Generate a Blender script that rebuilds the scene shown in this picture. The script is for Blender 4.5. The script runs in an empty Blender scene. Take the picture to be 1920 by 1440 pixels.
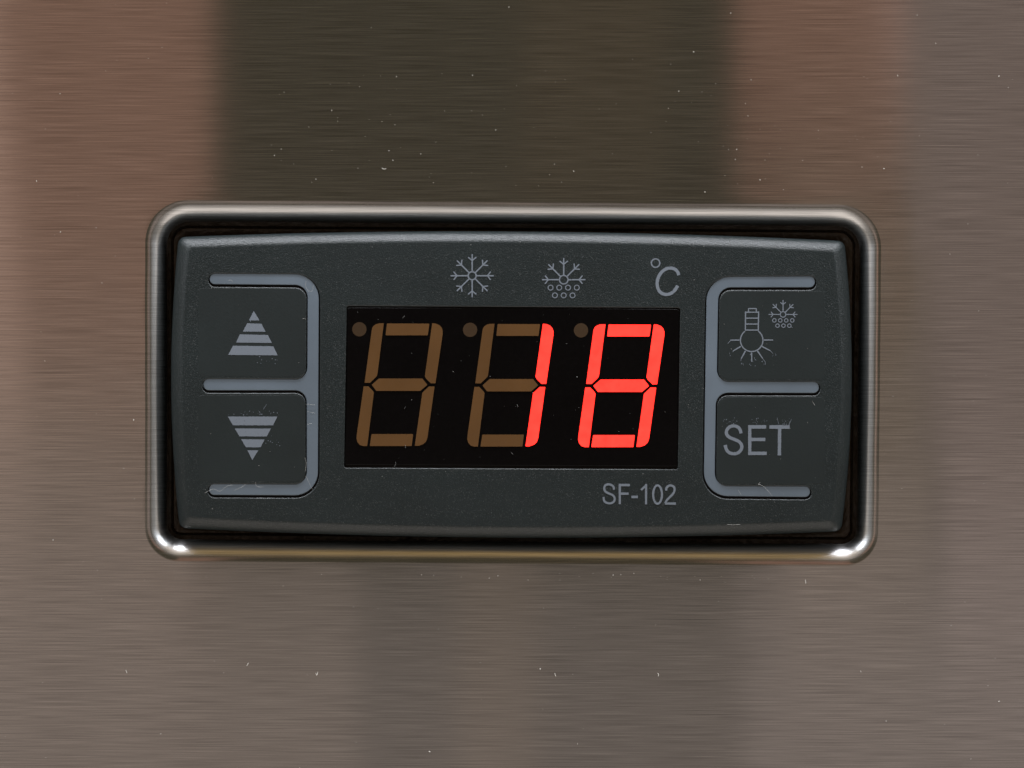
import bpy, math, random
from mathutils import Vector, geometry, noise

random.seed(7)
scene = bpy.context.scene
S = 0.00006            # metres per unit of the working drawing (0.06 mm)
D = 0.35               # camera distance from the sheet, metres
CX, CY = 960.0, 720.0

# ------------------------------------------------------------------ camera
cam_d = bpy.data.cameras.new("camera")
cam_d.sensor_width = 36.0
cam_d.lens = 36.0 * D / (1920 * S)
cam_d.clip_start = 0.01
cam_d.clip_end = 20
cam = bpy.data.objects.new("camera", cam_d)
scene.collection.objects.link(cam)
cam.location = (0, -D, 0)
cam.rotation_euler = (math.radians(90), 0, 0)
scene.camera = cam
cam_d.dof.use_dof = True
cam_d.dof.focus_distance = D - 0.0006
cam_d.dof.aperture_fstop = 22.0

# ------------------------------------------------------------------ world + lamps
world = bpy.data.worlds.new("World")
scene.world = world
world.use_nodes = True
bg = world.node_tree.nodes["Background"]
bg.inputs[0].default_value = (0.066, 0.055, 0.035, 1)
bg.inputs[1].default_value = 1.0
scene.view_settings.view_transform = 'Standard'
scene.view_settings.look = 'None'
scene.view_settings.exposure = 0.0
scene.view_settings.gamma = 1.0


def lamp(name, pos, target, w, h, rad, spread=None):
    """Rectangular area lamp; rad = radiance (rgb)."""
    l = bpy.data.lights.new(name, 'AREA')
    l.shape = 'RECTANGLE'
    l.size, l.size_y = w, h
    m = max(rad)
    l.color = (rad[0] / m, rad[1] / m, rad[2] / m)
    l.energy = m * math.pi * w * h
    if spread:
        l.spread = spread
    o = bpy.data.objects.new(name, l)
    scene.collection.objects.link(o)
    o.location = pos
    o.rotation_euler = (Vector(target) - Vector(pos)).to_track_quat('-Z', 'Y').to_euler()
    return o


LB = 0.50
KB = S * (1 + LB / D)


def back_box(name, x0, y0, x1, y1, rad, dy=0.0, roll=0.0):
    """unseen lamp added behind the camera as a patch for the sheet to mirror"""
    X0, X1 = (x0 - CX) * KB, (x1 - CX) * KB
    Z0, Z1 = -(y1 - CY) * KB, -(y0 - CY) * KB
    p = ((X0 + X1) / 2, -LB - dy, (Z0 + Z1) / 2)
    o = lamp(name, p, (p[0], 0, p[2]), X1 - X0, Z1 - Z0, rad)
    o.rotation_euler.rotate_axis('Z', math.radians(roll))
    return o


def dome(name, az, el, dist, w, h, rad):
    """az: degrees right of the camera axis, el: degrees above it."""
    a, e = math.radians(az), math.radians(el)
    p = (dist * math.cos(e) * math.sin(a), -dist * math.cos(e) * math.cos(a), dist * math.sin(e))
    return lamp(name, p, (0, 0, 0), w, h, rad)


# unseen lamps added as stand-ins for the warm and pale surroundings the sheet mirrors
back_box("mirror_fill_left_warm", -60, -900, 398, 720, (0.198, 0.096, 0.070))
back_box("mirror_fill_left_pale", -420, 690, 330, 1040, (0.165, 0.128, 0.110), 0.02)
back_box("mirror_fill_far_left", -460, -900, -45, 860, (0.172, 0.118, 0.096), 0.03, 5)
back_box("mirror_fill_right_warm", 1385, -900, 1705, 330, (0.198, 0.094, 0.069), 0.01)
back_box("mirror_fill_right_pale", 1700, -900, 2360, 1100, (0.155, 0.112, 0.106), 0.02, 6)
back_box("mirror_fill_right_middle", 1480, 420, 1760, 1100, (0.115, 0.085, 0.066), 0.03)
back_box("mirror_fill_high_middle", 990, -500, 1290, 330, (0.022, 0.012, 0.006), 0.09, -4)
back_box("mirror_fill_low", -460, 1010, 2360, 1900, (0.130, 0.106, 0.104), 0.04)
back_box("mirror_fill_low_left", -460, 960, 650, 1900, (0.066, 0.048, 0.038), 0.05)
back_box("mirror_fill_low_middle", 850, 960, 1010, 1900, (0.040, 0.025, 0.014), 0.06)
back_box("mirror_fill_low_right", 1430, 960, 2360, 1900, (0.070, 0.056, 0.052), 0.07)
back_box("mirror_fill_lowest", -460, 1290, 2360, 1900, (0.035, 0.030, 0.028), 0.08)
# rims and plastic
dome("softbox_overhead", 0, 79, 0.7, 1.0, 0.11, (24, 24.5, 26))
dome("rim_fill_front_top", 0, 52, 1.1, 1.5, 0.36, (0.46, 0.28, 0.08))  # added lamp standing in for gold tones above, mirrored in the lower lip
dome("rim_fill_floor", 0, -66, 0.8, 1.6, 0.56, (1.28, 1.17, 1.08))  # added lamp standing in for a bright surface below, mirrored in the upper lip
dome("rim_fill_floor_front", 0, -38, 0.9, 1.6, 0.26, (0.34, 0.31, 0.30))  # dimmer lamp added to widen the upper lip's reflection
dome("softbox_side_left", -66, -4, 0.8, 0.27, 0.9, (0.44, 0.40, 0.36))
dome("softbox_side_right", 66, -4, 0.8, 0.27, 0.9, (0.44, 0.40, 0.36))
dome("strobe_top_left", -56, 36, 0.9, 0.42, 0.42, (5.0, 5.3, 5.7))
dome("strobe_top_right", 56, 36, 0.9, 0.42, 0.42, (5.0, 5.3, 5.7))


# ------------------------------------------------------------------ helpers
def P(x, y, d=0.0):
    """drawing units -> metres; d = height above the sheet towards the viewer.
    x,y are as seen in the sheet plane, so raised things are drawn true to size there"""
    k = (D - d * S) / D
    return Vector(((x - CX) * S * k, -d * S, -(y - CY) * S * k))


def link(name, verts, faces, mat, parent=None, smooth=False, label=None):
    me = bpy.data.meshes.new(name)
    off = parent_world(parent)
    me.from_pydata([tuple(v - off) for v in verts], [], faces)
    me.update()
    if smooth:
        me.polygons.foreach_set("use_smooth", [True] * len(me.polygons))
    for m in (mat if isinstance(mat, (list, tuple)) else [mat]):
        me.materials.append(m)
    o = bpy.data.objects.new(name, me)
    scene.collection.objects.link(o)
    if parent:
        o.parent = parent
    if label:
        o["label"] = label
    return o


def parent_world(p):
    v = Vector((0, 0, 0))
    while p:
        v = v + Vector(p.location)
        p = p.parent
    return v


def fillet(pts, n=10):
    """pts: (x, y, r) polygon corners -> rounded outline"""
    out = []
    N = len(pts)
    for i in range(N):
        p = Vector(pts[i][:2]); r = pts[i][2]
        a = Vector(pts[i - 1][:2]); b = Vector(pts[(i + 1) % N][:2])
        if r <= 0:
            out.append((p.x, p.y)); continue
        u = (a - p).normalized(); v = (b - p).normalized()
        ang = math.acos(max(-1, min(1, u.dot(v))))
        t = r / math.tan(ang / 2)
        c = p + (u + v).normalized() * (r / math.sin(ang / 2))
        s = p + u * t; e = p + v * t
        a0 = math.atan2(s.y - c.y, s.x - c.x); a1 = math.atan2(e.y - c.y, e.x - c.x)
        da = (a1 - a0 + math.pi) % (2 * math.pi) - math.pi
        for k in range(n + 1):
            q = a0 + da * k / n
            out.append((c.x + r * math.cos(q), c.y + r * math.sin(q)))
    return out


def area2(l):
    return sum(l[i - 1][0] * l[i][1] - l[i][0] * l[i - 1][1] for i in range(len(l)))


def offset(loop, d):
    """grow (+) or shrink (-) a closed outline"""
    sgn = 1 if area2(loop) > 0 else -1
    N = len(loop); out = []
    for i in range(N):
        p0, p, p1 = Vector(loop[i - 1]), Vector(loop[i]), Vector(loop[(i + 1) % N])
        e0 = (p - p0); e1 = (p1 - p)
        if e0.length < 1e-9: e0 = e1
        if e1.length < 1e-9: e1 = e0
        n0 = Vector((e0.y, -e0.x)).normalized() * sgn
        n1 = Vector((e1.y, -e1.x)).normalized() * sgn
        m = n0 + n1
        if m.length < 1e-6: m = n0
        m.normalize()
        c = max(0.4, m.dot(n0))
        q = p + m * (d / c)
        out.append((q.x, q.y))
    return out


def resample(loop, step):
    out = []
    N = len(loop)
    for i in range(N):
        a, b = loop[i], loop[(i + 1) % N]
        L = math.hypot(b[0] - a[0], b[1] - a[1])
        n = max(1, int(L / step))
        for k in range(n):
            t = k / n
            out.append((a[0] + (b[0] - a[0]) * t, a[1] + (b[1] - a[1]) * t))
    return out


def inside(pt, loop):
    x, y = pt; c = False; j = len(loop) - 1
    for i in range(len(loop)):
        xi, yi = loop[i]; xj, yj = loop[j]
        if (yi > y) != (yj > y) and x < (xj - xi) * (y - yi) / (yj - yi) + xi:
            c = not c
        j = i
    return c


def fill(outer, holes=(), step=None):
    """triangulate a flat outline with holes; returns 2-D verts and triangles"""
    pts = []; edges = []
    for l in [outer] + list(holes):
        b = len(pts)
        pts += [Vector(p) for p in l]
        edges += [(b + i, b + (i + 1) % len(l)) for i in range(len(l))]
    if step:
        xs = [p[0] for p in outer]; ys = [p[1] for p in outer]
        x = min(xs) + step * .5
        loops = [outer] + list(holes)
        while x < max(xs):
            y = min(ys) + step * .5
            while y < max(ys):
                if inside((x, y), outer) and not any(inside((x, y), h) for h in holes):
                    if all(min((x - q[0]) ** 2 + (y - q[1]) ** 2 for q in l) > (step * .35) ** 2 for l in loops):
                        pts.append(Vector((x, y)))
                y += step
            x += step
    v, e, f, *_ = geometry.delaunay_2d_cdt(pts, edges, [], 0, 1e-5)
    tris = []
    for t in f:
        c = (sum(v[i].x for i in t) / 3, sum(v[i].y for i in t) / 3)
        if inside(c, outer) and not any(inside(c, h) for h in holes):
            a = (v[t[1]] - v[t[0]]).cross(v[t[2]] - v[t[0]])
            # y points down in the drawing: clockwise there faces the viewer
            tris.append(tuple(t) if a < 0 else tuple(reversed(t)))
    return [(p.x, p.y) for p in v], tris


class Builder:
    def __init__(self):
        self.v = []; self.f = []; self.m = []

    def sheet(self, outer, holes=(), depth=0.0, step=None, mi=0):
        v, t = fill(outer, holes, step)
        b = len(self.v)
        for x, y in v:
            self.v.append(P(x, y, depth(x, y) if callable(depth) else depth))
        self.f += [tuple(b + i for i in q) for q in t]
        self.m += [mi] * len(t)

    def wall(self, loops, mi=0):
        """loops: list of [(x,y,d)...] with equal counts, first = outermost/front side"""
        N = len(loops[0]); b = len(self.v)
        for l in loops:
            for x, y, d in l:
                self.v.append(P(x, y, d))
        for k in range(len(loops) - 1):
            for i in range(N):
                j = (i + 1) % N
                self.f.append((b + k * N + i, b + k * N + j, b + (k + 1) * N + j, b + (k + 1) * N + i))
                self.m.append(mi)

    def obj(self, name, mat, parent=None, smooth=False, label=None, fixn=True):
        o = link(name, self.v, self.f, mat, parent, smooth, label)
        o.data.polygons.foreach_set("material_index", self.m)
        return o


# ------------------------------------------------------------------ materials
def newmat(name):
    m = bpy.data.materials.new(name); m.use_nodes = True
    nt = m.node_tree
    return m, nt, nt.nodes["Principled BSDF"]


def N(nt, t, **kw):
    n = nt.nodes.new(t)
    for k, v in kw.items():
        setattr(n, k, v)
    return n


def objcoord(nt, scale, rot=(0, 0, 0)):
    tc = N(nt, "ShaderNodeTexCoord")
    mp = N(nt, "ShaderNodeMapping")
    mp.inputs["Scale"].default_value = scale
    mp.inputs["Rotation"].default_value = rot
    nt.links.new(tc.outputs["Object"], mp.inputs["Vector"])
    return mp.outputs[0]


def noise_tex(nt, vec, scale=1.0, detail=2.0, rough=0.5):
    n = N(nt, "ShaderNodeTexNoise")
    n.inputs["Scale"].default_value = scale
    n.inputs["Detail"].default_value = detail
    n.inputs["Roughness"].default_value = rough
    nt.links.new(vec, n.inputs["Vector"])
    return n.outputs[0]


def ramp(nt, fac, stops):
    r = N(nt, "ShaderNodeValToRGB")
    e = r.color_ramp.elements
    e[0].position, e[0].color = stops[0][0], (*stops[0][1], 1)
    e[1].position, e[1].color = stops[1][0], (*stops[1][1], 1)
    for p, c in stops[2:]:
        q = e.new(p); q.color = (*c, 1)
    nt.links.new(fac, r.inputs[0])
    return r.outputs[0]


def mix(nt, a, b, fac, mode='MIX'):
    m = N(nt, "ShaderNodeMix", data_type='RGBA', blend_type=mode)
    for s, v in ((m.inputs[6], a), (m.inputs[7], b), (m.inputs[0], fac)):
        if hasattr(v, "is_linked") or hasattr(v, "links"):
            nt.links.new(v, s)
        elif isinstance(v, (int, float)):
            s.default_value = v
        else:
            s.default_value = (*v, 1)
    return m.outputs[2]


def math_n(nt, op, a, b):
    m = N(nt, "ShaderNodeMath", operation=op)
    for s, v in ((m.inputs[0], a), (m.inputs[1], b)):
        if isinstance(v, (int, float)): s.default_value = v
        else: nt.links.new(v, s)
    return m.outputs[0]


def bump(nt, bsdf, height, dist, strength=1.0):
    b = N(nt, "ShaderNodeBump")
    b.inputs["Distance"].default_value = dist
    b.inputs["Strength"].default_value = strength
    nt.links.new(height, b.inputs["Height"])
    nt.links.new(b.outputs[0], bsdf.inputs["Normal"])


U = 1 / S   # one cycle per drawing unit

# brushed stainless steel: hair-line grain runs left to right
def steel_mat():
    m, nt, b = newmat("brushed_steel")
    fine = noise_tex(nt, objcoord(nt, (U / 130, U / 60, U / 1.75)), 1, 2, 0.5)
    mid = noise_tex(nt, objcoord(nt, (U / 520, U / 60, U / 3.6)), 1, 2, 0.6)
    hair = noise_tex(nt, objcoord(nt, (U / 330, U / 60, U / 1.6)), 1.37, 1, 0.5)
    g1 = ramp(nt, fine, [(0.26, (0.46, 0.455, 0.45)), (0.74, (0.74, 0.735, 0.73))])
    g2 = ramp(nt, mid, [(0.30, (0.95, 0.95, 0.95)), (0.72, (1.03, 1.03, 1.03))])
    g3 = ramp(nt, hair, [(0.25, (0.66, 0.66, 0.66)), (0.37, (1, 1, 1)), (0.63, (1, 1, 1)), (0.75, (1.3, 1.3, 1.3))])
    c = mix(nt, g1, g2, 1.0, 'MULTIPLY')
    c = mix(nt, c, g3, 1.0, 'MULTIPLY')
    nt.links.new(c, b.inputs["Base Color"])
    b.inputs["Metallic"].default_value = 1.0
    r = N(nt, "ShaderNodeMapRange")
    r.inputs["To Min"].default_value = 0.095; r.inputs["To Max"].default_value = 0.135
    nt.links.new(fine, r.inputs["Value"])
    # the press has smeared the grain where the sheet is rolled over the edge
    tc = N(nt, "ShaderNodeTexCoord"); sp = N(nt, "ShaderNodeSeparateXYZ")
    nt.links.new(tc.outputs["Object"], sp.inputs[0])
    bend = N(nt, "ShaderNodeMapRange"); bend.interpolation_type = 'SMOOTHSTEP'
    bend.inputs["From Min"].default_value = 0.05 * S; bend.inputs["From Max"].default_value = 3.0 * S
    nt.links.new(sp.outputs["Y"], bend.inputs["Value"])
    rr = math_n(nt, 'MULTIPLY_ADD', bend.outputs[0], 0.19)
    nt.links.new(r.outputs[0], rr.node.inputs[2])
    nt.links.new(rr, b.inputs["Roughness"])
    an = math_n(nt, 'MULTIPLY_ADD', bend.outputs[0], -0.45); an.node.inputs[2].default_value = 1.0
    nt.links.new(an, b.inputs["Anisotropic"])
    b.inputs["Anisotropic Rotation"].default_value = 0.25
    t = N(nt, "ShaderNodeCombineXYZ"); t.inputs[0].default_value = 1.0; t.inputs[1].default_value = 0.02
    nt.links.new(t.outputs[0], b.inputs["Tangent"])
    bump(nt, b, fine, S * 0.03, 0.3)
    return m


def plastic_mat(name, col, rough, grain_px, grain_h, sparkle=0.0):
    m, nt, b = newmat(name)
    g = noise_tex(nt, objcoord(nt, (U, U, U)), 1 / grain_px, 2, 0.6)
    big = noise_tex(nt, objcoord(nt, (U, U, U)), 1 / 140, 3, 0.5)
    c1 = tuple(k * 0.88 for k in col); c2 = tuple(k * 1.12 for k in col)
    c = ramp(nt, big, [(0.3, c1), (0.7, c2)])
    if sparkle:
        v = noise_tex(nt, objcoord(nt, (U, U, U)), 1 / 1.7, 1, 0.5)
        f = ramp(nt, v, [(0.60, (0, 0, 0)), (0.78, (sparkle, sparkle, sparkle))])  # sparkle off the grain, painted as pale dots in the base colour
        c = mix(nt, c, f, 1.0, 'ADD')
    nt.links.new(c, b.inputs["Base Color"])
    r = N(nt, "ShaderNodeMapRange")
    r.inputs["To Min"].default_value = rough - 0.06; r.inputs["To Max"].default_value = rough + 0.08
    nt.links.new(g, r.inputs["Value"])
    nt.links.new(r.outputs[0], b.inputs["Roughness"])
    bump(nt, b, g, S * grain_h, 1.0)
    return m


def paint_mat(name, col):
    """silk-screen ink: flat, faintly mottled, a few pin holes"""
    m, nt, b = newmat(name)
    v = noise_tex(nt, objcoord(nt, (U, U, U)), 1 / 2.6, 2, 0.5)
    dk = tuple(k * 0.45 for k in col); lt = tuple(k * 1.10 for k in col)
    c = ramp(nt, v, [(0.26, dk), (0.33, col), (0.6, col), (0.75, lt)])
    nt.links.new(c, b.inputs["Base Color"])
    b.inputs["Roughness"].default_value = 0.55
    return m


def led_mat(name, col, strength):
    m, nt, b = newmat(name)
    v = noise_tex(nt, objcoord(nt, (U, U, U)), 1 / 26, 3, 0.6)
    c1 = tuple(k * 0.84 for k in col); c2 = tuple(k * 1.2 for k in col)
    c = ramp(nt, v, [(0.3, c1), (0.7, c2)])
    b.inputs["Base Color"].default_value = (0.05, 0.01, 0.008, 1)
    b.inputs["Roughness"].default_value = 0.3
    nt.links.new(c, b.inputs["Emission Color"])
    b.inputs["Emission Strength"].default_value = strength
    return m


STEEL = steel_mat()
BEZEL = plastic_mat("dark_textured_plastic", (0.0125, 0.0192, 0.0205), 0.36, 2.7, 1.0, 0.07)
KEYS = plastic_mat("dark_smooth_plastic", (0.0125, 0.0190, 0.0200), 0.46, 4.0, 0.20)
INLAY = plastic_mat("grey_inlay_plastic", (0.140, 0.175, 0.213), 0.32, 6.0, 0.10)
FRAME = plastic_mat("brown_black_glossy_plastic", (0.060, 0.042, 0.028), 0.16, 12.0, 2.2)
INK = paint_mat("grey_blue_ink", (0.180, 0.208, 0.248))
VOID = plastic_mat("black_groove_plastic", (0.006, 0.006, 0.007), 0.5, 4.0, 0.1)
SCREEN = plastic_mat("black_display_face", (0.0022, 0.0018, 0.002), 0.24, 8.0, 0.02)
SCREEN.node_tree.nodes["Principled BSDF"].inputs["Specular IOR Level"].default_value = 0.15
LED_OFF = plastic_mat("unlit_amber_segment", (0.122, 0.058, 0.018), 0.35, 9.0, 0.02)
DOT_OFF = plastic_mat("unlit_amber_dot", (0.050, 0.029, 0.014), 0.35, 9.0, 0.02)
LED_ON = led_mat("lit_red_segment", (3.0, 0.066, 0.044), 1.0)
DUST, _nt, _b = newmat("pale_dust")
_b.inputs["Base Color"].default_value = (0.75, 0.72, 0.66, 1)
_b.inputs["Roughness"].default_value = 0.9
LINT, _nt, _b = newmat("grey_lint")
_b.inputs["Base Color"].default_value = (0.40, 0.40, 0.38, 1)
_b.inputs["Roughness"].default_value = 0.9

# ------------------------------------------------------------------ the sheet with its pressed recess
RX0, RY0, RX1, RY1 = 292.0, 398.0, 1630.0, 1037.0


def warp(x, y):
    u = (x - CX) / 670.0; v = (y - 720) / 322.0
    # fade the small skew out away from the recess
    k = 1.0 / (1 + max(0, abs(u) - 1.2) ** 2 + max(0, abs(v) - 1.4) ** 2)
    return x - 3.5 * max(0, u) * v * k, y + 0.0068 * (x - CX) * k


def rrect(o, rt, rb, K=14, M=26):
    """rounded rectangle grown by o; rt / rb = top / bottom corner radius"""
    x0, y0, x1, y1 = RX0 - o, RY0 - o, RX1 + o, RY1 + o
    out = []
    def arc(cx, cy, r, a0):
        for k in range(K + 1):
            a = math.radians(a0 + 90 * k / K)
            out.append((cx + r * math.cos(a), cy + r * math.sin(a)))
    def side(ax, ay, bx, by):
        for k in range(1, M):
            t = k / M
            out.append((ax + (bx - ax) * t, ay + (by - ay) * t))
    arc(x0 + rt, y0 + rt, rt, 180); side(x0 + rt, y0, x1 - rt, y0)
    arc(x1 - rt, y0 + rt, rt, 270); side(x1, y0 + rt, x1, y1 - rb)
    arc(x1 - rb, y1 - rb, rb, 0); side(x1 - rb, y1, x0 + rb, y1)
    arc(x0 + rb, y1 - rb, rb, 90); side(x0, y1 - rb, x0, y0 + rt)
    return [warp(*p) for p in out]


OF, OE, TH0 = 20.5, -21.0, math.radians(8)
prof = []
for o in (2600, 1200, 600, 300, 160, 90, 55, 38):
    prof.append((o, 0.0))
o0, d0 = OF, 0.0
prof.append((o0, d0))
for k in range(6):                        # short crease where the bend starts
    a = TH0 * (k + .5) / 6
    o0 -= 0.7 * math.cos(a); d0 -= 0.7 * math.sin(a); prof.append((o0, d0))
RR = (o0 - OE) / (math.sin(math.radians(89)) - math.sin(TH0)); oa, da = o0, d0
for k in range(1, 25):
    th = TH0 + (math.radians(89) - TH0) * k / 24
    prof.append((oa - RR * (math.sin(th) - math.sin(TH0)), da - RR * (math.cos(TH0) - math.cos(th))))
o0, d0 = prof[-1]
prof.append((o0 - 0.5, -90))
prof.append((o0 - 1, -125))
loops = []
for o, d in prof:
    rt = max(10, 64 + o * (1.0 if o < 60 else 0.25) if o < 60 else 79 + (o - 60) * 0.5)
    rb = max(8, 46 + o * 0.85 if o < 60 else 97 + (o - 60) * 0.5)
    # tiny unevenness of pressed metal along the roll
    loops.append([(x, y, d + (0.35 * noise.noise((x / 90, y / 90, o / 40)) if o < 60 else 0)) for x, y in rrect(o, rt, rb)])
B = Builder(); B.wall(loops)
# flip winding so that normals face the viewer
panel = B.obj("steel_panel", STEEL, None, smooth=True)
panel["label"] = "brushed stainless steel front sheet with a pressed rectangular recess around the controller"
panel["category"] = "metal panel"

# ------------------------------------------------------------------ the controller
FLOOR = -108.0
ctrl = bpy.data.objects.new("temperature_controller", None)
ctrl.empty_display_size = 0.01
scene.collection.objects.link(ctrl)
ctrl.location = (0, -FLOOR * S, 0)
ctrl["label"] = "dark grey digital temperature controller with red 18 on its display, set in the steel recess"
ctrl["category"] = "temperature controller"

FACE = 27.0
def dz(x, y):
    """height of the softly crowned face"""
    return FACE - 9.0 * ((y - 720) / 285) ** 2 - 5.0 * ((x - 958) / 636) ** 2

def quad_arc(a, c, b, n):
    """points from a to b bulging through c at the middle (b excluded)"""
    out = []
    q = (2 * c[0] - (a[0] + b[0]) / 2, 2 * c[1] - (a[1] + b[1]) / 2)
    for k in range(n):
        t = k / n
        out.append(((1 - t) ** 2 * a[0] + 2 * t * (1 - t) * q[0] + t * t * b[0],
                    (1 - t) ** 2 * a[1] + 2 * t * (1 - t) * q[1] + t * t * b[1]))
    return out

TL, TR, BR, BL = (335, 444.5), (1583, 452), (1577, 996), (337, 990)
raw = (quad_arc(TL, (955, 434), TR, 40) + quad_arc(TR, (1597, 724), BR, 22)
       + quad_arc(BR, (965, 1008), BL, 40) + quad_arc(BL, (321, 718), TL, 22))
def r_of(i):
    return 15 if i in (0, 40, 62, 102) else 0
outline = fillet([(p[0], p[1], r_of(i)) for i, p in enumerate(raw)], 9)
BV = 24.0
inner = offset(outline, -BV)
# keep the inner loop tidy at the tight corners
def smooth_loop(l, it):
    for _ in range(it):
        l = [((l[i - 1][0] + 2 * l[i][0] + l[(i + 1) % len(l)][0]) / 4, (l[i - 1][1] + 2 * l[i][1] + l[(i + 1) % len(l)][1]) / 4) for i in range(len(l))]
    return l
inner = fillet([(p[0], p[1], 5 if r_of(i) else 0) for i, p in enumerate(
    quad_arc((TL[0] + BV, TL[1] + BV), (955, 434 + BV), (TR[0] - BV, TR[1] + BV), 40)
    + quad_arc((TR[0] - BV, TR[1] + BV), (1597 - BV, 724), (BR[0] - BV, BR[1] - BV), 22)
    + quad_arc((BR[0] - BV, BR[1] - BV), (965, 1008 - BV), (BL[0] + BV, BL[1] - BV), 40)
    + quad_arc((BL[0] + BV, BL[1] - BV), (321 + BV, 718), (TL[0] + BV, TL[1] + BV), 22))], 9)
assert len(inner) == len(outline)

frame_l = fillet([(393, 512.5, 10), (598, 514, 46), (596, 929, 44), (392, 928, 10), (392, 907, 10), (575, 908, 23),
                  (575, 732, 22), (381, 732, 11), (381, 710, 11), (576, 711, 22), (577, 534.5, 24), (393, 533, 10)])
frame_r = fillet([(1528, 517.5, 10.5), (1528, 539, 10.5), (1347, 539, 24), (1344, 715.5, 22), (1535.5, 715.5, 10.5),
                  (1535.5, 737, 10.5), (1342.5, 736.5, 23), (1340, 911, 24), (1519, 911.5, 10), (1519, 932, 10),
                  (1319, 930, 46), (1325, 518.5, 46)])
frame_l = resample(frame_l, 9); frame_r = resample(frame_r, 9)
window = resample(fillet([(650, 573.5, 5), (1275.5, 577, 5), (1271, 880, 4), (645, 877, 4)], 5), 12)

def shift(l, dx, dy):
    return [(x + dx, y + dy) for x, y in l]

holes_raw = [(shift(offset(frame_l, 2.4), 0.3, 2.5), 13), (shift(offset(frame_r, 2.4), -0.1, 2.5), 13), (window, 9)]
B = Builder()
chamf = 1.3
holes = [offset(h, chamf) for h, _ in holes_raw]
B.sheet(inner, holes, dz, 24)
# rounded shoulder
def shoulder():
    """(inward fraction covered, drop): soft crease, a 36 degree bevel, then a round turn into the side"""
    out = [(0.0, 0.0)]
    u = dd = 0.0
    A1, A = math.radians(31), math.radians(48)
    for k in range(8):
        a = A1 * ((k + .5) / 8) ** 1.3; u += .9; dd += .9 * math.tan(a); out.append((u, dd))
    for k in range(8):
        a = A1 + (A - A1) * (k + .5) / 8; u += 1.2; dd += 1.2 * math.tan(a); out.append((u, dd))
    left = BV - u; Rr = left / (1 - math.sin(A)); u0, d0_ = u, dd
    for k in range(1, 15):
        a = A + (math.pi / 2 - A) * k / 14
        out.append((u0 + Rr * (math.sin(a) - math.sin(A)), d0_ + Rr * (math.cos(A) - math.cos(a))))
    return out
rings = []
for u, dd in shoulder():
    f = 1 - u / BV
    rings.append([(ox + (ix - ox) * f, oy + (iy - oy) * f, dz(ix, iy) - dd) for (ix, iy), (ox, oy) in zip(inner, outline)])
rings.append([(x, y, FLOOR + 0.5) for x, y in outline])
B.wall(rings)
nshould = len(B.f)
for (h, dep), hc in zip(holes_raw, holes):
    # chamfer, wall, floor of each opening
    B.wall([[(x, y, dz(x, y)) for x, y in h2] if i == 0 else [(x, y, dz(x, y) - (0.9 if i == 1 else dep)) for x, y in h2]
            for i, h2 in enumerate((hc, h, h))])
    v, t = fill(h)
    b = len(B.v)
    B.v += [P(x, y, dz(x, y) - dep) for x, y in v]
    B.f += [tuple(b + i for i in q) for q in t]
    B.m += [1] * len(t)
bez = B.obj("bezel", [BEZEL, VOID], ctrl, smooth=True)

def orient(o, ref=None):
    """make winding consistent and facing outwards"""
    import bmesh
    bm = bmesh.new(); bm.from_mesh(o.data)
    bmesh.ops.recalc_face_normals(bm, faces=bm.faces)
    bm.to_mesh(o.data); bm.free()

def face_viewer(o, sharp=35):
    """turn every face towards the viewer (-Y) where it is not a side wall"""
    me = o.data
    me.update()
    flip = [p.index for p in me.polygons if p.normal.y > 1e-4]
    for i in flip:
        me.polygons[i].flip()
    me.update()
    if sharp:
        me.set_sharp_from_angle(angle=math.radians(sharp))

# dark glossy mounting frame that fills the recess behind the bezel
B = Builder()
rng = []
for o, d in ((3, -92), (-8, -92), (-11, -76), (-13.5, -71), (-20, -71), (-34, -76), (-80, -94)):
    rng.append([(x, y, d + 1.6 * noise.noise((x / 9, y / 9, o))) for x, y in rrect(o0 + o, max(8, 40 + o), max(8, 26 + o))])
B.wall(rng)
B.obj("mounting_frame", FRAME, ctrl, smooth=True)

# inlays: rounded-edge strips standing in the grooves, flush with the face
def raised(outl, name, mat, parent, base, top, rnd, label=None, step=None, hfun=dz):
    B = Builder()
    ins = offset(outl, -rnd)
    B.sheet(ins, (), lambda x, y: hfun(x, y) + top, step)
    rs = []
    for k in range(0, 5):
        th = math.radians(90) * k / 4
        l = offset(outl, -rnd * (1 - math.sin(th)))
        rs.append([(x, y, hfun(x, y) + top - rnd * (1 - math.cos(th))) for x, y in l])
    rs.append([(x, y, hfun(x, y) + base) for x, y in outl])
    B.wall(rs)
    return B.obj(name, mat, parent, smooth=True, label=label)

raised(frame_l, "button_frame", INLAY, ctrl, -12.5, -1.6, 1.2, "blue grey bracket inlay around the arrow buttons on the left", 20)
raised(frame_r, "button_frame", INLAY, ctrl, -12.5, -1.6, 1.2, "blue grey bracket inlay around the light and SET buttons on the right", 20)

# ------------------------------------------------------------------ display
def dwin(x, y):
    return FACE - 3.4
scr_out = resample(fillet([(651.5, 576.5, 4), (1273, 579.5, 4), (1269, 874.5, 4), (647, 871.5, 4)], 5), 14)
screen = raised(scr_out, "display_screen", SCREEN, ctrl, -5, 0, 1.2, None, None, dwin)

def d1(pts, s=4.235, ox=620, oy=560):
    return [(ox + x / s, oy + y / s) for x, y in pts]

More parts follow.
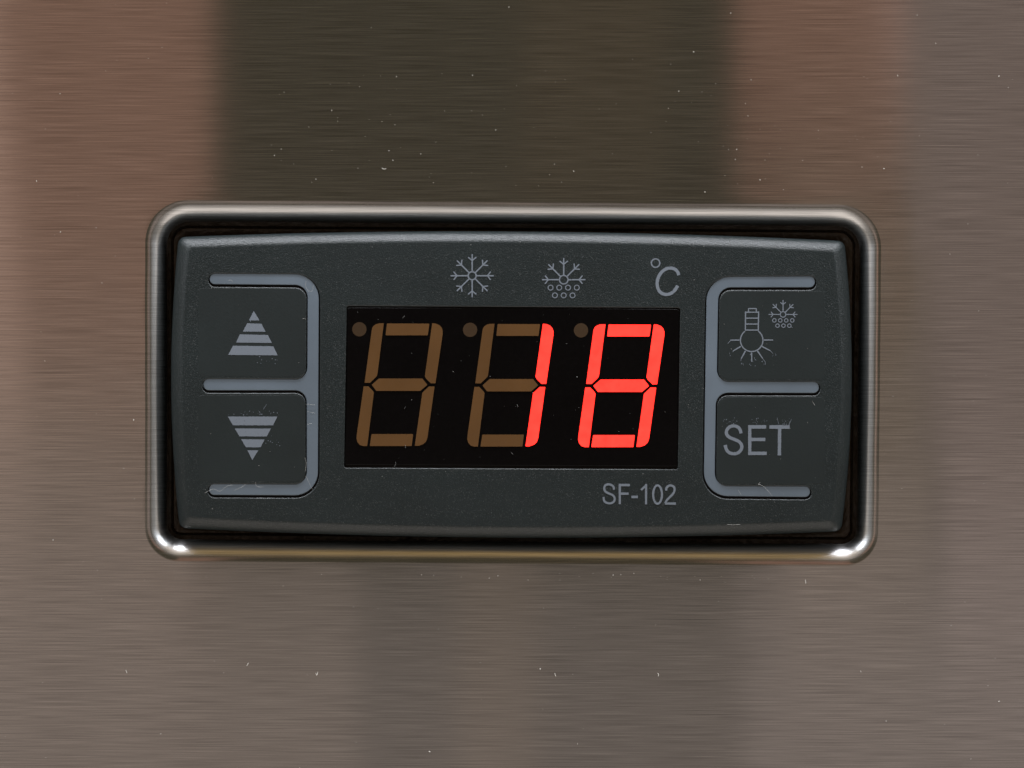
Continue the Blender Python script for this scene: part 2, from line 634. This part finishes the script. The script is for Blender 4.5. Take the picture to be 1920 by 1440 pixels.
SEG = {
    'a': d1([(447, 197), (784, 198), (771, 291), (436, 291)]),
    'f': d1([(422, 195), (385, 196), (360, 202), (340, 216), (330, 232), (326, 250), (269, 668), (312, 668), (352, 630), (368, 612), (373, 585)]),
    'b': d1([(806, 195), (835, 198), (862, 209), (881, 229), (890, 255), (889, 285), (832, 672), (795, 672), (757, 634), (748, 615)]),
    'g': d1([(383, 634), (728, 634), (768, 684), (712, 732), (362, 732), (326, 684)]),
    'e': d1([(262, 696), (300, 696), (335, 732), (343, 747), (290, 1170), (258, 1170), (232, 1162), (213, 1140), (205, 1110), (208, 1075)]),
    'c': d1([(780, 697), (825, 697), (768, 1105), (757, 1135), (735, 1155), (700, 1168), (668, 1168), (728, 747)]),
    'd': d1([(325, 1075), (655, 1075), (643, 1170), (310, 1170)]),
}
HOME = (673.8, 617.4)
def low_plate(outl, name, mat, parent, lift, label):
    B = Builder()
    B.wall([[(x, y, dwin(x, y) + lift) for x, y in outl], [(x, y, dwin(x, y) - 0.3) for x, y in outl]])
    v, t = fill(outl)
    b = len(B.v)
    B.v += [P(x, y, dwin(x, y) + lift) for x, y in v]
    B.f += [tuple(b + i for i in q) for q in t]; B.m += [0] * len(t)
    o = B.obj(name, mat, parent, False, label)
    face_viewer(o, 0)
    return o

for k, (ddx, ddy) in enumerate([(0, 0), (207.6, 1.0), (415.6, 2.0)]):
    lit = ['', 'bc', 'abcdefg'][k]
    for s, poly in SEG.items():
        pl = shift(fillet([(x, y, 1.1 if s in 'adg' else 0.6) for x, y in poly], 3), ddx, ddy)
        on = s in lit
        low_plate(pl, "segment", LED_ON if on else LED_OFF, screen, 1.2,
                  "glowing red display segment" if on else "unlit brown display segment")
    circ = [(HOME[0] + ddx + 13.4 * math.cos(a * math.pi / 18), HOME[1] + ddy + 13.4 * math.sin(a * math.pi / 18)) for a in range(36)]
    low_plate(circ, "indicator_dot", DOT_OFF, screen, 0.3, None)

# ------------------------------------------------------------------ buttons
def button(pts, label):
    return raised(resample(fillet(pts, 5), 16), "button", KEYS, ctrl, -0.5, 0.16, 0.3, label, 22)

b_up = button([(372, 540, 8), (573, 541, 20), (572, 706, 18), (372, 705, 8)], "up arrow button in the upper left bracket")
b_dn = button([(372, 741, 8), (572, 741, 20), (572, 903, 20), (372, 902, 8)], "down arrow button in the lower left bracket")
b_li = button([(1351, 546, 20), (1546, 546, 8), (1546, 711, 8), (1348, 711, 18)], "light and defrost button in the upper right bracket")
b_se = button([(1347, 745, 20), (1546, 745, 8), (1546, 907, 8), (1344, 907, 20)], "SET button in the lower right bracket")

# ------------------------------------------------------------------ printed marks
def rag(l, amp, seed):
    return [(x + amp * noise.noise((x * .7, y * .7, seed)), y + amp * noise.noise((x * .7, y * .7, seed + 9))) for x, y in l]

class Ink:
    """collects strokes and solid shapes; each lies a hair above the last"""
    def __init__(self):
        self.B = Builder(); self.n = 0

    def h(self):
        self.n += 1
        lift = 0.42 + 0.012 * self.n
        return lambda x, y: dz(x, y) + lift

    def poly(self, l):
        l = rag(resample(l, 2.2), 0.5, self.n)
        self.B.sheet(l, (), self.h(), 14)

    def stroke(self, pts, w, w1=None, curve=False, round_cap=True):
        if curve:
            pts = spline(pts)
        pts = dense(pts, 1.6)
        w1 = w if w1 is None else w1
        n = len(pts); L = []; R = []
        for i, (x, y) in enumerate(pts):
            a = pts[max(0, i - 1)]; b = pts[min(n - 1, i + 1)]
            t = Vector((b[0] - a[0], b[1] - a[1]))
            t.normalize()
            ww = (w + (w1 - w) * i / max(1, n - 1)) / 2
            ww *= 1 + 0.16 * noise.noise((x * .6, y * .6, 3.3))
            L.append((x - t.y * ww, y + t.x * ww)); R.append((x + t.y * ww, y - t.x * ww))
        h = self.h(); b0 = len(self.B.v)
        for l, r in zip(L, R):
            self.B.v += [P(*l, h(*l)), P(*r, h(*r))]
        for i in range(n - 1):
            k = b0 + 2 * i
            self.B.f.append((k, k + 1, k + 3, k + 2)); self.B.m.append(0)
        if round_cap:
            for e, o in ((0, 1), (n - 1, n - 2)):
                c = pts[e]; q = pts[o]
                a0 = math.atan2(c[1] - q[1], c[0] - q[0]); ww = (w if e == 0 else w1) / 2
                fan = [(c[0] + ww * math.cos(a0 + s), c[1] + ww * math.sin(a0 + s)) for s in [math.pi * (j / 6 - .5) for j in range(7)]]
                b1 = len(self.B.v)
                self.B.v += [P(*f, h(*f)) for f in fan]
                self.B.f.append(tuple(range(b1, b1 + 7))); self.B.m.append(0)

    def ring(self, cx, cy, rx, w, ry=None, a0=0, a1=360):
        ry = ry or rx
        n = 40
        full = (a1 - a0) >= 359
        pts = [(cx + rx * math.cos(math.radians(a0 + (a1 - a0) * k / n)), cy + ry * math.sin(math.radians(a0 + (a1 - a0) * k / n))) for k in range(n + 1)]
        h = self.h(); b0 = len(self.B.v)
        for k, (x, y) in enumerate(pts):
            a = math.radians(a0 + (a1 - a0) * (k % n if full else k) / n)
            nx, ny = math.cos(a) / rx, math.sin(a) / ry
            q = math.hypot(nx, ny); nx /= q; ny /= q
            ww = w / 2 * (1 + 0.2 * noise.noise((pts[k % n if full else k][0] * .8, pts[k % n if full else k][1] * .8, 1.1)))
            self.B.v += [P(x + nx * ww, y + ny * ww, h(x, y)), P(x - nx * ww, y - ny * ww, h(x, y))]
        for i in range(n):
            k = b0 + 2 * i
            self.B.f.append((k, k + 1, k + 3, k + 2)); self.B.m.append(0)

    def specks(self, x0, y0, x1, y1, n, seed):
        r = random.Random(seed)
        for _ in range(n):
            x, y = r.uniform(x0, x1), r.uniform(y0, y1); s = r.uniform(0.35, 1.1)
            h = self.h(); b1 = len(self.B.v)
            l = [(x + s * r.uniform(.6, 1.3) * math.cos(a), y + s * r.uniform(.6, 1.2) * math.sin(a)) for a in (0, 1.2, 2.5, 3.7, 5)]
            self.B.v += [P(*q, h(*q)) for q in l]
            self.B.f.append(tuple(range(b1, b1 + 5))); self.B.m.append(0)

    def done(self, name, parent, label=None):
        o = self.B.obj(name, INK, parent, False, label)
        face_viewer(o, 0)
        return o


def dense(pts, step):
    out = [pts[0]]
    for a, b in zip(pts, pts[1:]):
        L = math.hypot(b[0] - a[0], b[1] - a[1]); n = max(1, int(L / step))
        for k in range(1, n + 1):
            out.append((a[0] + (b[0] - a[0]) * k / n, a[1] + (b[1] - a[1]) * k / n))
    return out


def spline(p, n=8):
    out = []
    q = [p[0]] + list(p) + [p[-1]]
    for i in range(1, len(q) - 2):
        a, b, c, d = q[i - 1], q[i], q[i + 1], q[i + 2]
        for k in range(n):
            t = k / n
            out.append(tuple(0.5 * (2 * b[j] + (c[j] - a[j]) * t + (2 * a[j] - 5 * b[j] + 4 * c[j] - d[j]) * t * t
                                    + (3 * b[j] - a[j] - 3 * c[j] + d[j]) * t ** 3) for j in (0, 1)))
    out.append(p[-1])
    return out


def mp(pts, ox, oy, s):
    return [(ox + x / s, oy + y / s) for x, y in pts]

# arrows
I = Ink()
for q in ([(862, 170), (1003, 405), (742, 402)], [(700, 475), (1050, 483), (1152, 680), (592, 676)],
          [(520, 745), (1205, 760), (1305, 955), (425, 946)], [(352, 1022), (1342, 1038), (1448, 1260), (232, 1250)]):
    I.poly(mp(q, 410, 570, 13.09))
I.specks(480, 668, 522, 682, 12, 3); I.stroke(mp([(775, 395), (785, 435)], 410, 570, 13.09), 1.4, 0.6)
I.done("up_arrow_print", b_up)
I = Ink()
for q in ([(222, 275), (1440, 275), (1335, 492), (350, 490)], [(393, 568), (1282, 570), (1178, 765), (512, 760)],
          [(550, 830), (1130, 838), (1028, 1030), (670, 1030)], [(705, 1100), (975, 1105), (825, 1345)]):
    I.poly(mp(q, 410, 760, 13.09))
I.specks(428, 770, 526, 779, 24, 5); I.specks(495, 815, 525, 838, 12, 6); I.stroke([(494, 767), (500, 758)], .8, .4)
I.done("down_arrow_print", b_dn)

def flake(I, cx, cy, r0, wr, L, bb, bt, bl, w, dirs):
    I.ring(cx, cy, r0, wr)
    for a in dirs:
        c, s = math.cos(math.radians(a)), -math.sin(math.radians(a))
        def pt(r, l): return (cx + c * r - s * l, cy + s * r + c * l)
        I.stroke([pt(r0 + wr * .3, 0), pt(L - w / 2, 0)], w)
        I.stroke([pt(bb, 0), pt(bt, bl)], w * .95); I.stroke([pt(bb, 0), pt(bt, -bl)], w * .95)

I = Ink(); flake(I, 885.3, 517.0, 7.5, 2.7, 40.8, 28.5, 34.2, 7.0, 2.5, range(0, 360, 45))
I.done("snowflake_print", ctrl)
I = Ink(); flake(I, 1057.0, 524.4, 8.0, 2.5, 41.0, 28.8, 34.5, 7.0, 2.5, (0, 45, 90, 135, 180))
for x in (1032.3, 1048.6, 1065.0, 1081.5): I.ring(x, 539.3, 4.6, 1.8)
for x in (1040.5, 1056.9, 1073.5): I.ring(x, 553.8, 4.6, 1.8)
I.done("defrost_symbol_print", ctrl)
I = Ink(); I.ring(1229.2, 493.3, 7.9, 2.6)
I.stroke(mp([(1046, 662), (1020, 585), (950, 505), (830, 470), (700, 495), (590, 575), (510, 690), (468, 820), (468, 950),
             (510, 1075), (590, 1150), (700, 1182), (820, 1160), (920, 1090), (985, 1000), (1015, 942)], 1200, 470, 14.4), 6.1, curve=True, round_cap=False)
I.done("degree_celsius_print", ctrl)
# bulb + small defrost symbol
I = Ink(); s = 9.6
def bp(*p): return mp(p, 1350, 550, s)
I.ring(1409.4, 638.0, 21.1, 2.3, None, -54, 234)
I.stroke(bp((460, 335), (456, 662)), 2.3); I.stroke(bp((695, 335), (688, 662)), 2.3)
for y in (340, 447, 553, 661): I.stroke(bp((458, y), (692, y)), 2.2)
I.stroke(bp((512, 335), (514, 274), (652, 274), (655, 335)), 2.1)
for st in ([(340, 842), (195, 842)], [(365, 960), (240, 1035)], [(452, 1045), (385, 1170)], [(568, 1075), (573, 1225)],
           [(680, 1045), (765, 1168)], [(765, 960), (900, 1030)], [(800, 840), (950, 840)]):
    I.stroke(mp(st, 1350, 550, s), 2.6, 2.0)
for st in ([(195, 842), (140, 905)], [(240, 1035), (232, 1058)], [(385, 1170), (373, 1218)], [(765, 1168), (812, 1230), (822, 1285)],
           [(900, 1030), (952, 1082)]):
    I.stroke(mp(st, 1350, 550, s), 1.0, 0.6)
for a, n, sd in (((1368, 660, 1376, 668), 3, 1), ((1388, 672, 1394, 686), 4, 2), ((1405, 664, 1418, 686), 12, 3), ((1428, 676, 1436, 686), 4, 4),
                 ((1446, 662, 1455, 668), 4, 8)):
    I.specks(*a, n, sd)
I.done("light_bulb_print", b_li)
I = Ink(); flake(I, 1468.2, 589.6, 5.2, 1.8, 27.2, 18.6, 22.4, 4.6, 1.8, (0, 45, 90, 135, 180))
for x in (1451.9, 1463.0, 1474.2, 1485.4): I.ring(x, 600.7, 3.3, 1.6)
for x in (1457.8, 1469.0, 1480.0): I.ring(x, 610.6, 3.3, 1.6)
I.stroke([(1483, 612), (1486, 615)], 1, .6)
I.done("defrost_symbol_print", b_li)
# SET
I = Ink()
def q(*p): return mp(p, 1340, 780, 12)
I.stroke(q((592, 392), (578, 325), (530, 255), (430, 222), (330, 250), (268, 330), (272, 415), (335, 480), (440, 525),
           (545, 575), (605, 655), (600, 745), (530, 825), (430, 850), (330, 825), (265, 755), (237, 652)), 6.0, curve=True, round_cap=False)
I.stroke(q((790, 205), (790, 880)), 6.1, round_cap=False)
I.stroke(q((760, 245), (1160, 245)), 6.6, round_cap=False); I.stroke(q((760, 528), (1140, 528)), 6.4, round_cap=False)
I.stroke(q((756, 840), (1172, 840)), 6.4, round_cap=False)
I.stroke(q((1232, 247), (1688, 247)), 6.8, round_cap=False); I.stroke(q((1462, 250), (1456, 886)), 6.2, round_cap=False)
I.specks(1356, 783, 1384, 797, 16, 11); I.specks(1402, 783, 1440, 795, 12, 12); I.specks(1465, 783, 1487, 798, 14, 13)
I.stroke([(1479, 797), (1484, 786)], 1.0, .5); I.stroke([(1460, 795), (1457, 783)], .7, .4)
I.done("set_lettering", b_se)
# SF-102
I = Ink()
def q(*p): return mp(p, 1100, 880, 8.727)
I.stroke(q((447, 332), (432, 275), (366, 245), (305, 262), (288, 315), (310, 365), (370, 397), (430, 425), (457, 472),
           (448, 522), (410, 550), (366, 556), (312, 540), (283, 505), (275, 452)), 4.0, curve=True, round_cap=False)
I.stroke(q((542, 236), (542, 570)), 4.2, round_cap=False); I.stroke(q((525, 257), (708, 257)), 4.6, round_cap=False)
I.stroke(q((525, 398), (686, 398)), 4.4, round_cap=False)
I.stroke(q((733, 451), (838, 451)), 4.9, round_cap=False)
I.stroke(q((972, 240), (972, 573)), 4.1, round_cap=False); I.stroke(q((980, 255), (890, 338)), 4.0, round_cap=False)
I.ring(1100 + 1160 / 8.727, 880 + 412 / 8.727, 72 / 8.727, 4.0, 150 / 8.727)
I.stroke(q((1300, 348), (1312, 292), (1367, 263), (1424, 285), (1438, 340), (1412, 400), (1350, 465), (1305, 515), (1286, 556)), 4.1, curve=True, round_cap=False)
I.stroke(q((1282, 560), (1460, 560)), 4.2, round_cap=False)
I.done("model_number_lettering", ctrl)

# ------------------------------------------------------------------ dust and lint
def dust(name, label, cells, seed):
    r = random.Random(seed); B = Builder()
    for (x0, y0, x1, y1, n, hf, smin, smax) in cells:
        for _ in range(n):
            x, y = r.uniform(x0, x1), r.uniform(y0, y1)
            if hf is None:
                h = 0.0
                if 255 < x < 1665 and 365 < y < 1075: continue
            else:
                h = hf(x, y)
                if hf is dz and 640 < x < 1280 and 568 < y < 884: continue
            s = smin + (smax - smin) * r.random() ** 4
            a = r.uniform(0, 6.28); e = r.uniform(1, 1.9)
            ps = [(e, 0), (0, .7), (-e * r.uniform(.6, 1), 0), (0, -.7)]
            b = len(B.v)
            for px, py in ps:
                B.v.append(P(x + s * (px * math.cos(a) - py * math.sin(a)), y + s * (px * math.sin(a) + py * math.cos(a)), h + 0.3))
            B.v.append(P(x, y, h + 0.3 + s * .8))
            for i in range(4):
                B.f.append((b + i, b + (i + 1) % 4, b + 4)); B.m.append(0)
    return B, r

def fibre(B, pts, w, hf):
    pts = dense(spline(pts), 1.5)
    n = len(pts); b = len(B.v)
    for i, (x, y) in enumerate(pts):
        a = pts[max(0, i - 1)]; c = pts[min(n - 1, i + 1)]
        t = Vector((c[0] - a[0], c[1] - a[1])).normalized()
        h = hf(x, y) + 0.9
        B.v += [P(x - t.y * w / 2, y + t.x * w / 2, h), P(x, y, h + w * .6), P(x + t.y * w / 2, y - t.x * w / 2, h)]
    for i in range(n - 1):
        k = b + 3 * i
        B.f += [(k, k + 1, k + 4, k + 3), (k + 1, k + 2, k + 5, k + 4)]; B.m += [0, 0]

B, r = dust("dust", "", [(-200, -200, 2120, 1640, 300, None, .35, 1.25), (500, 120, 1700, 380, 90, None, .35, 1.2), (600, 1060, 1500, 1090, 40, None, .35, 1.1)], 21)
for pts in ([(716, 315), (720, 317), (724, 316)], [(236, 1256), (238, 1262)], [(1510, 1087), (1511, 1094)], [(1233, 1262), (1235, 1265), (1234, 1268)],
            [(463, 1248), (466, 1243)], [(592, 1262), (594, 1266), (596, 1260)], [(1040, 1262), (1042, 1268)]):
    fibre(B, pts, .9, lambda x, y: 0)
o = B.obj("dust", DUST); face_viewer(o, 0)
o["label"] = "tiny pale dust specks scattered over the brushed steel sheet"; o["kind"] = "stuff"

def dinl(x, y): return dz(x, y)
B, r = dust("dust", "", [(345, 455, 1570, 985, 150, dz, .35, .9), (400, 450, 1560, 464, 16, dz, .4, 1.0),
                         (655, 585, 1265, 865, 46, lambda x, y: dwin(x, y) + .4, .35, .9)], 33)
for pts in ([(384, 924), (400, 917), (412, 921), (425, 912), (436, 909)], [(440, 919), (452, 914), (461, 908)], [(479, 904), (482, 912), (494, 913)],
            [(573, 892), (580, 906), (585, 917)], [(574, 527), (573, 536), (578, 545), (585, 545), (588, 535)], [(429, 526), (434, 525), (436, 529)],
            [(576, 796), (585, 794)], [(574, 758), (590, 759)], [(577, 772), (591, 775)], [(1422, 907), (1434, 914), (1448, 930)], [(1421, 909), (1425, 905)],
            [(1384, 919), (1390, 928)], [(1523, 752), (1526, 757), (1528, 760)], [(567, 598), (571, 597), (573, 599)], [(1363, 983), (1375, 984), (1388, 983)],
            [(572, 858), (574, 870), (572, 884)]):
    fibre(B, pts, .42, dz)
for pts in ([(755, 596), (759, 592)], [(741, 866), (742, 870), (738, 877)], [(760, 834), (760, 840)], [(758, 766), (760, 764)], [(958, 848), (962, 852)]):
    fibre(B, pts, .25, lambda x, y: dwin(x, y) + .3)
o = B.obj("dust", LINT); face_viewer(o, 0)
o["label"] = "fine lint and dust specks lying on the dark controller face"; o["kind"] = "stuff"

# ------------------------------------------------------------------ tidy normals
for o in list(scene.objects):
    if o.type == 'MESH' and o.name.split('.')[0] in ("bezel", "button_frame", "display_screen", "button", "mounting_frame"):
        face_viewer(o, 40)
me = panel.data
if sum(p.normal.y for p in me.polygons) > 0:
    me.flip_normals()
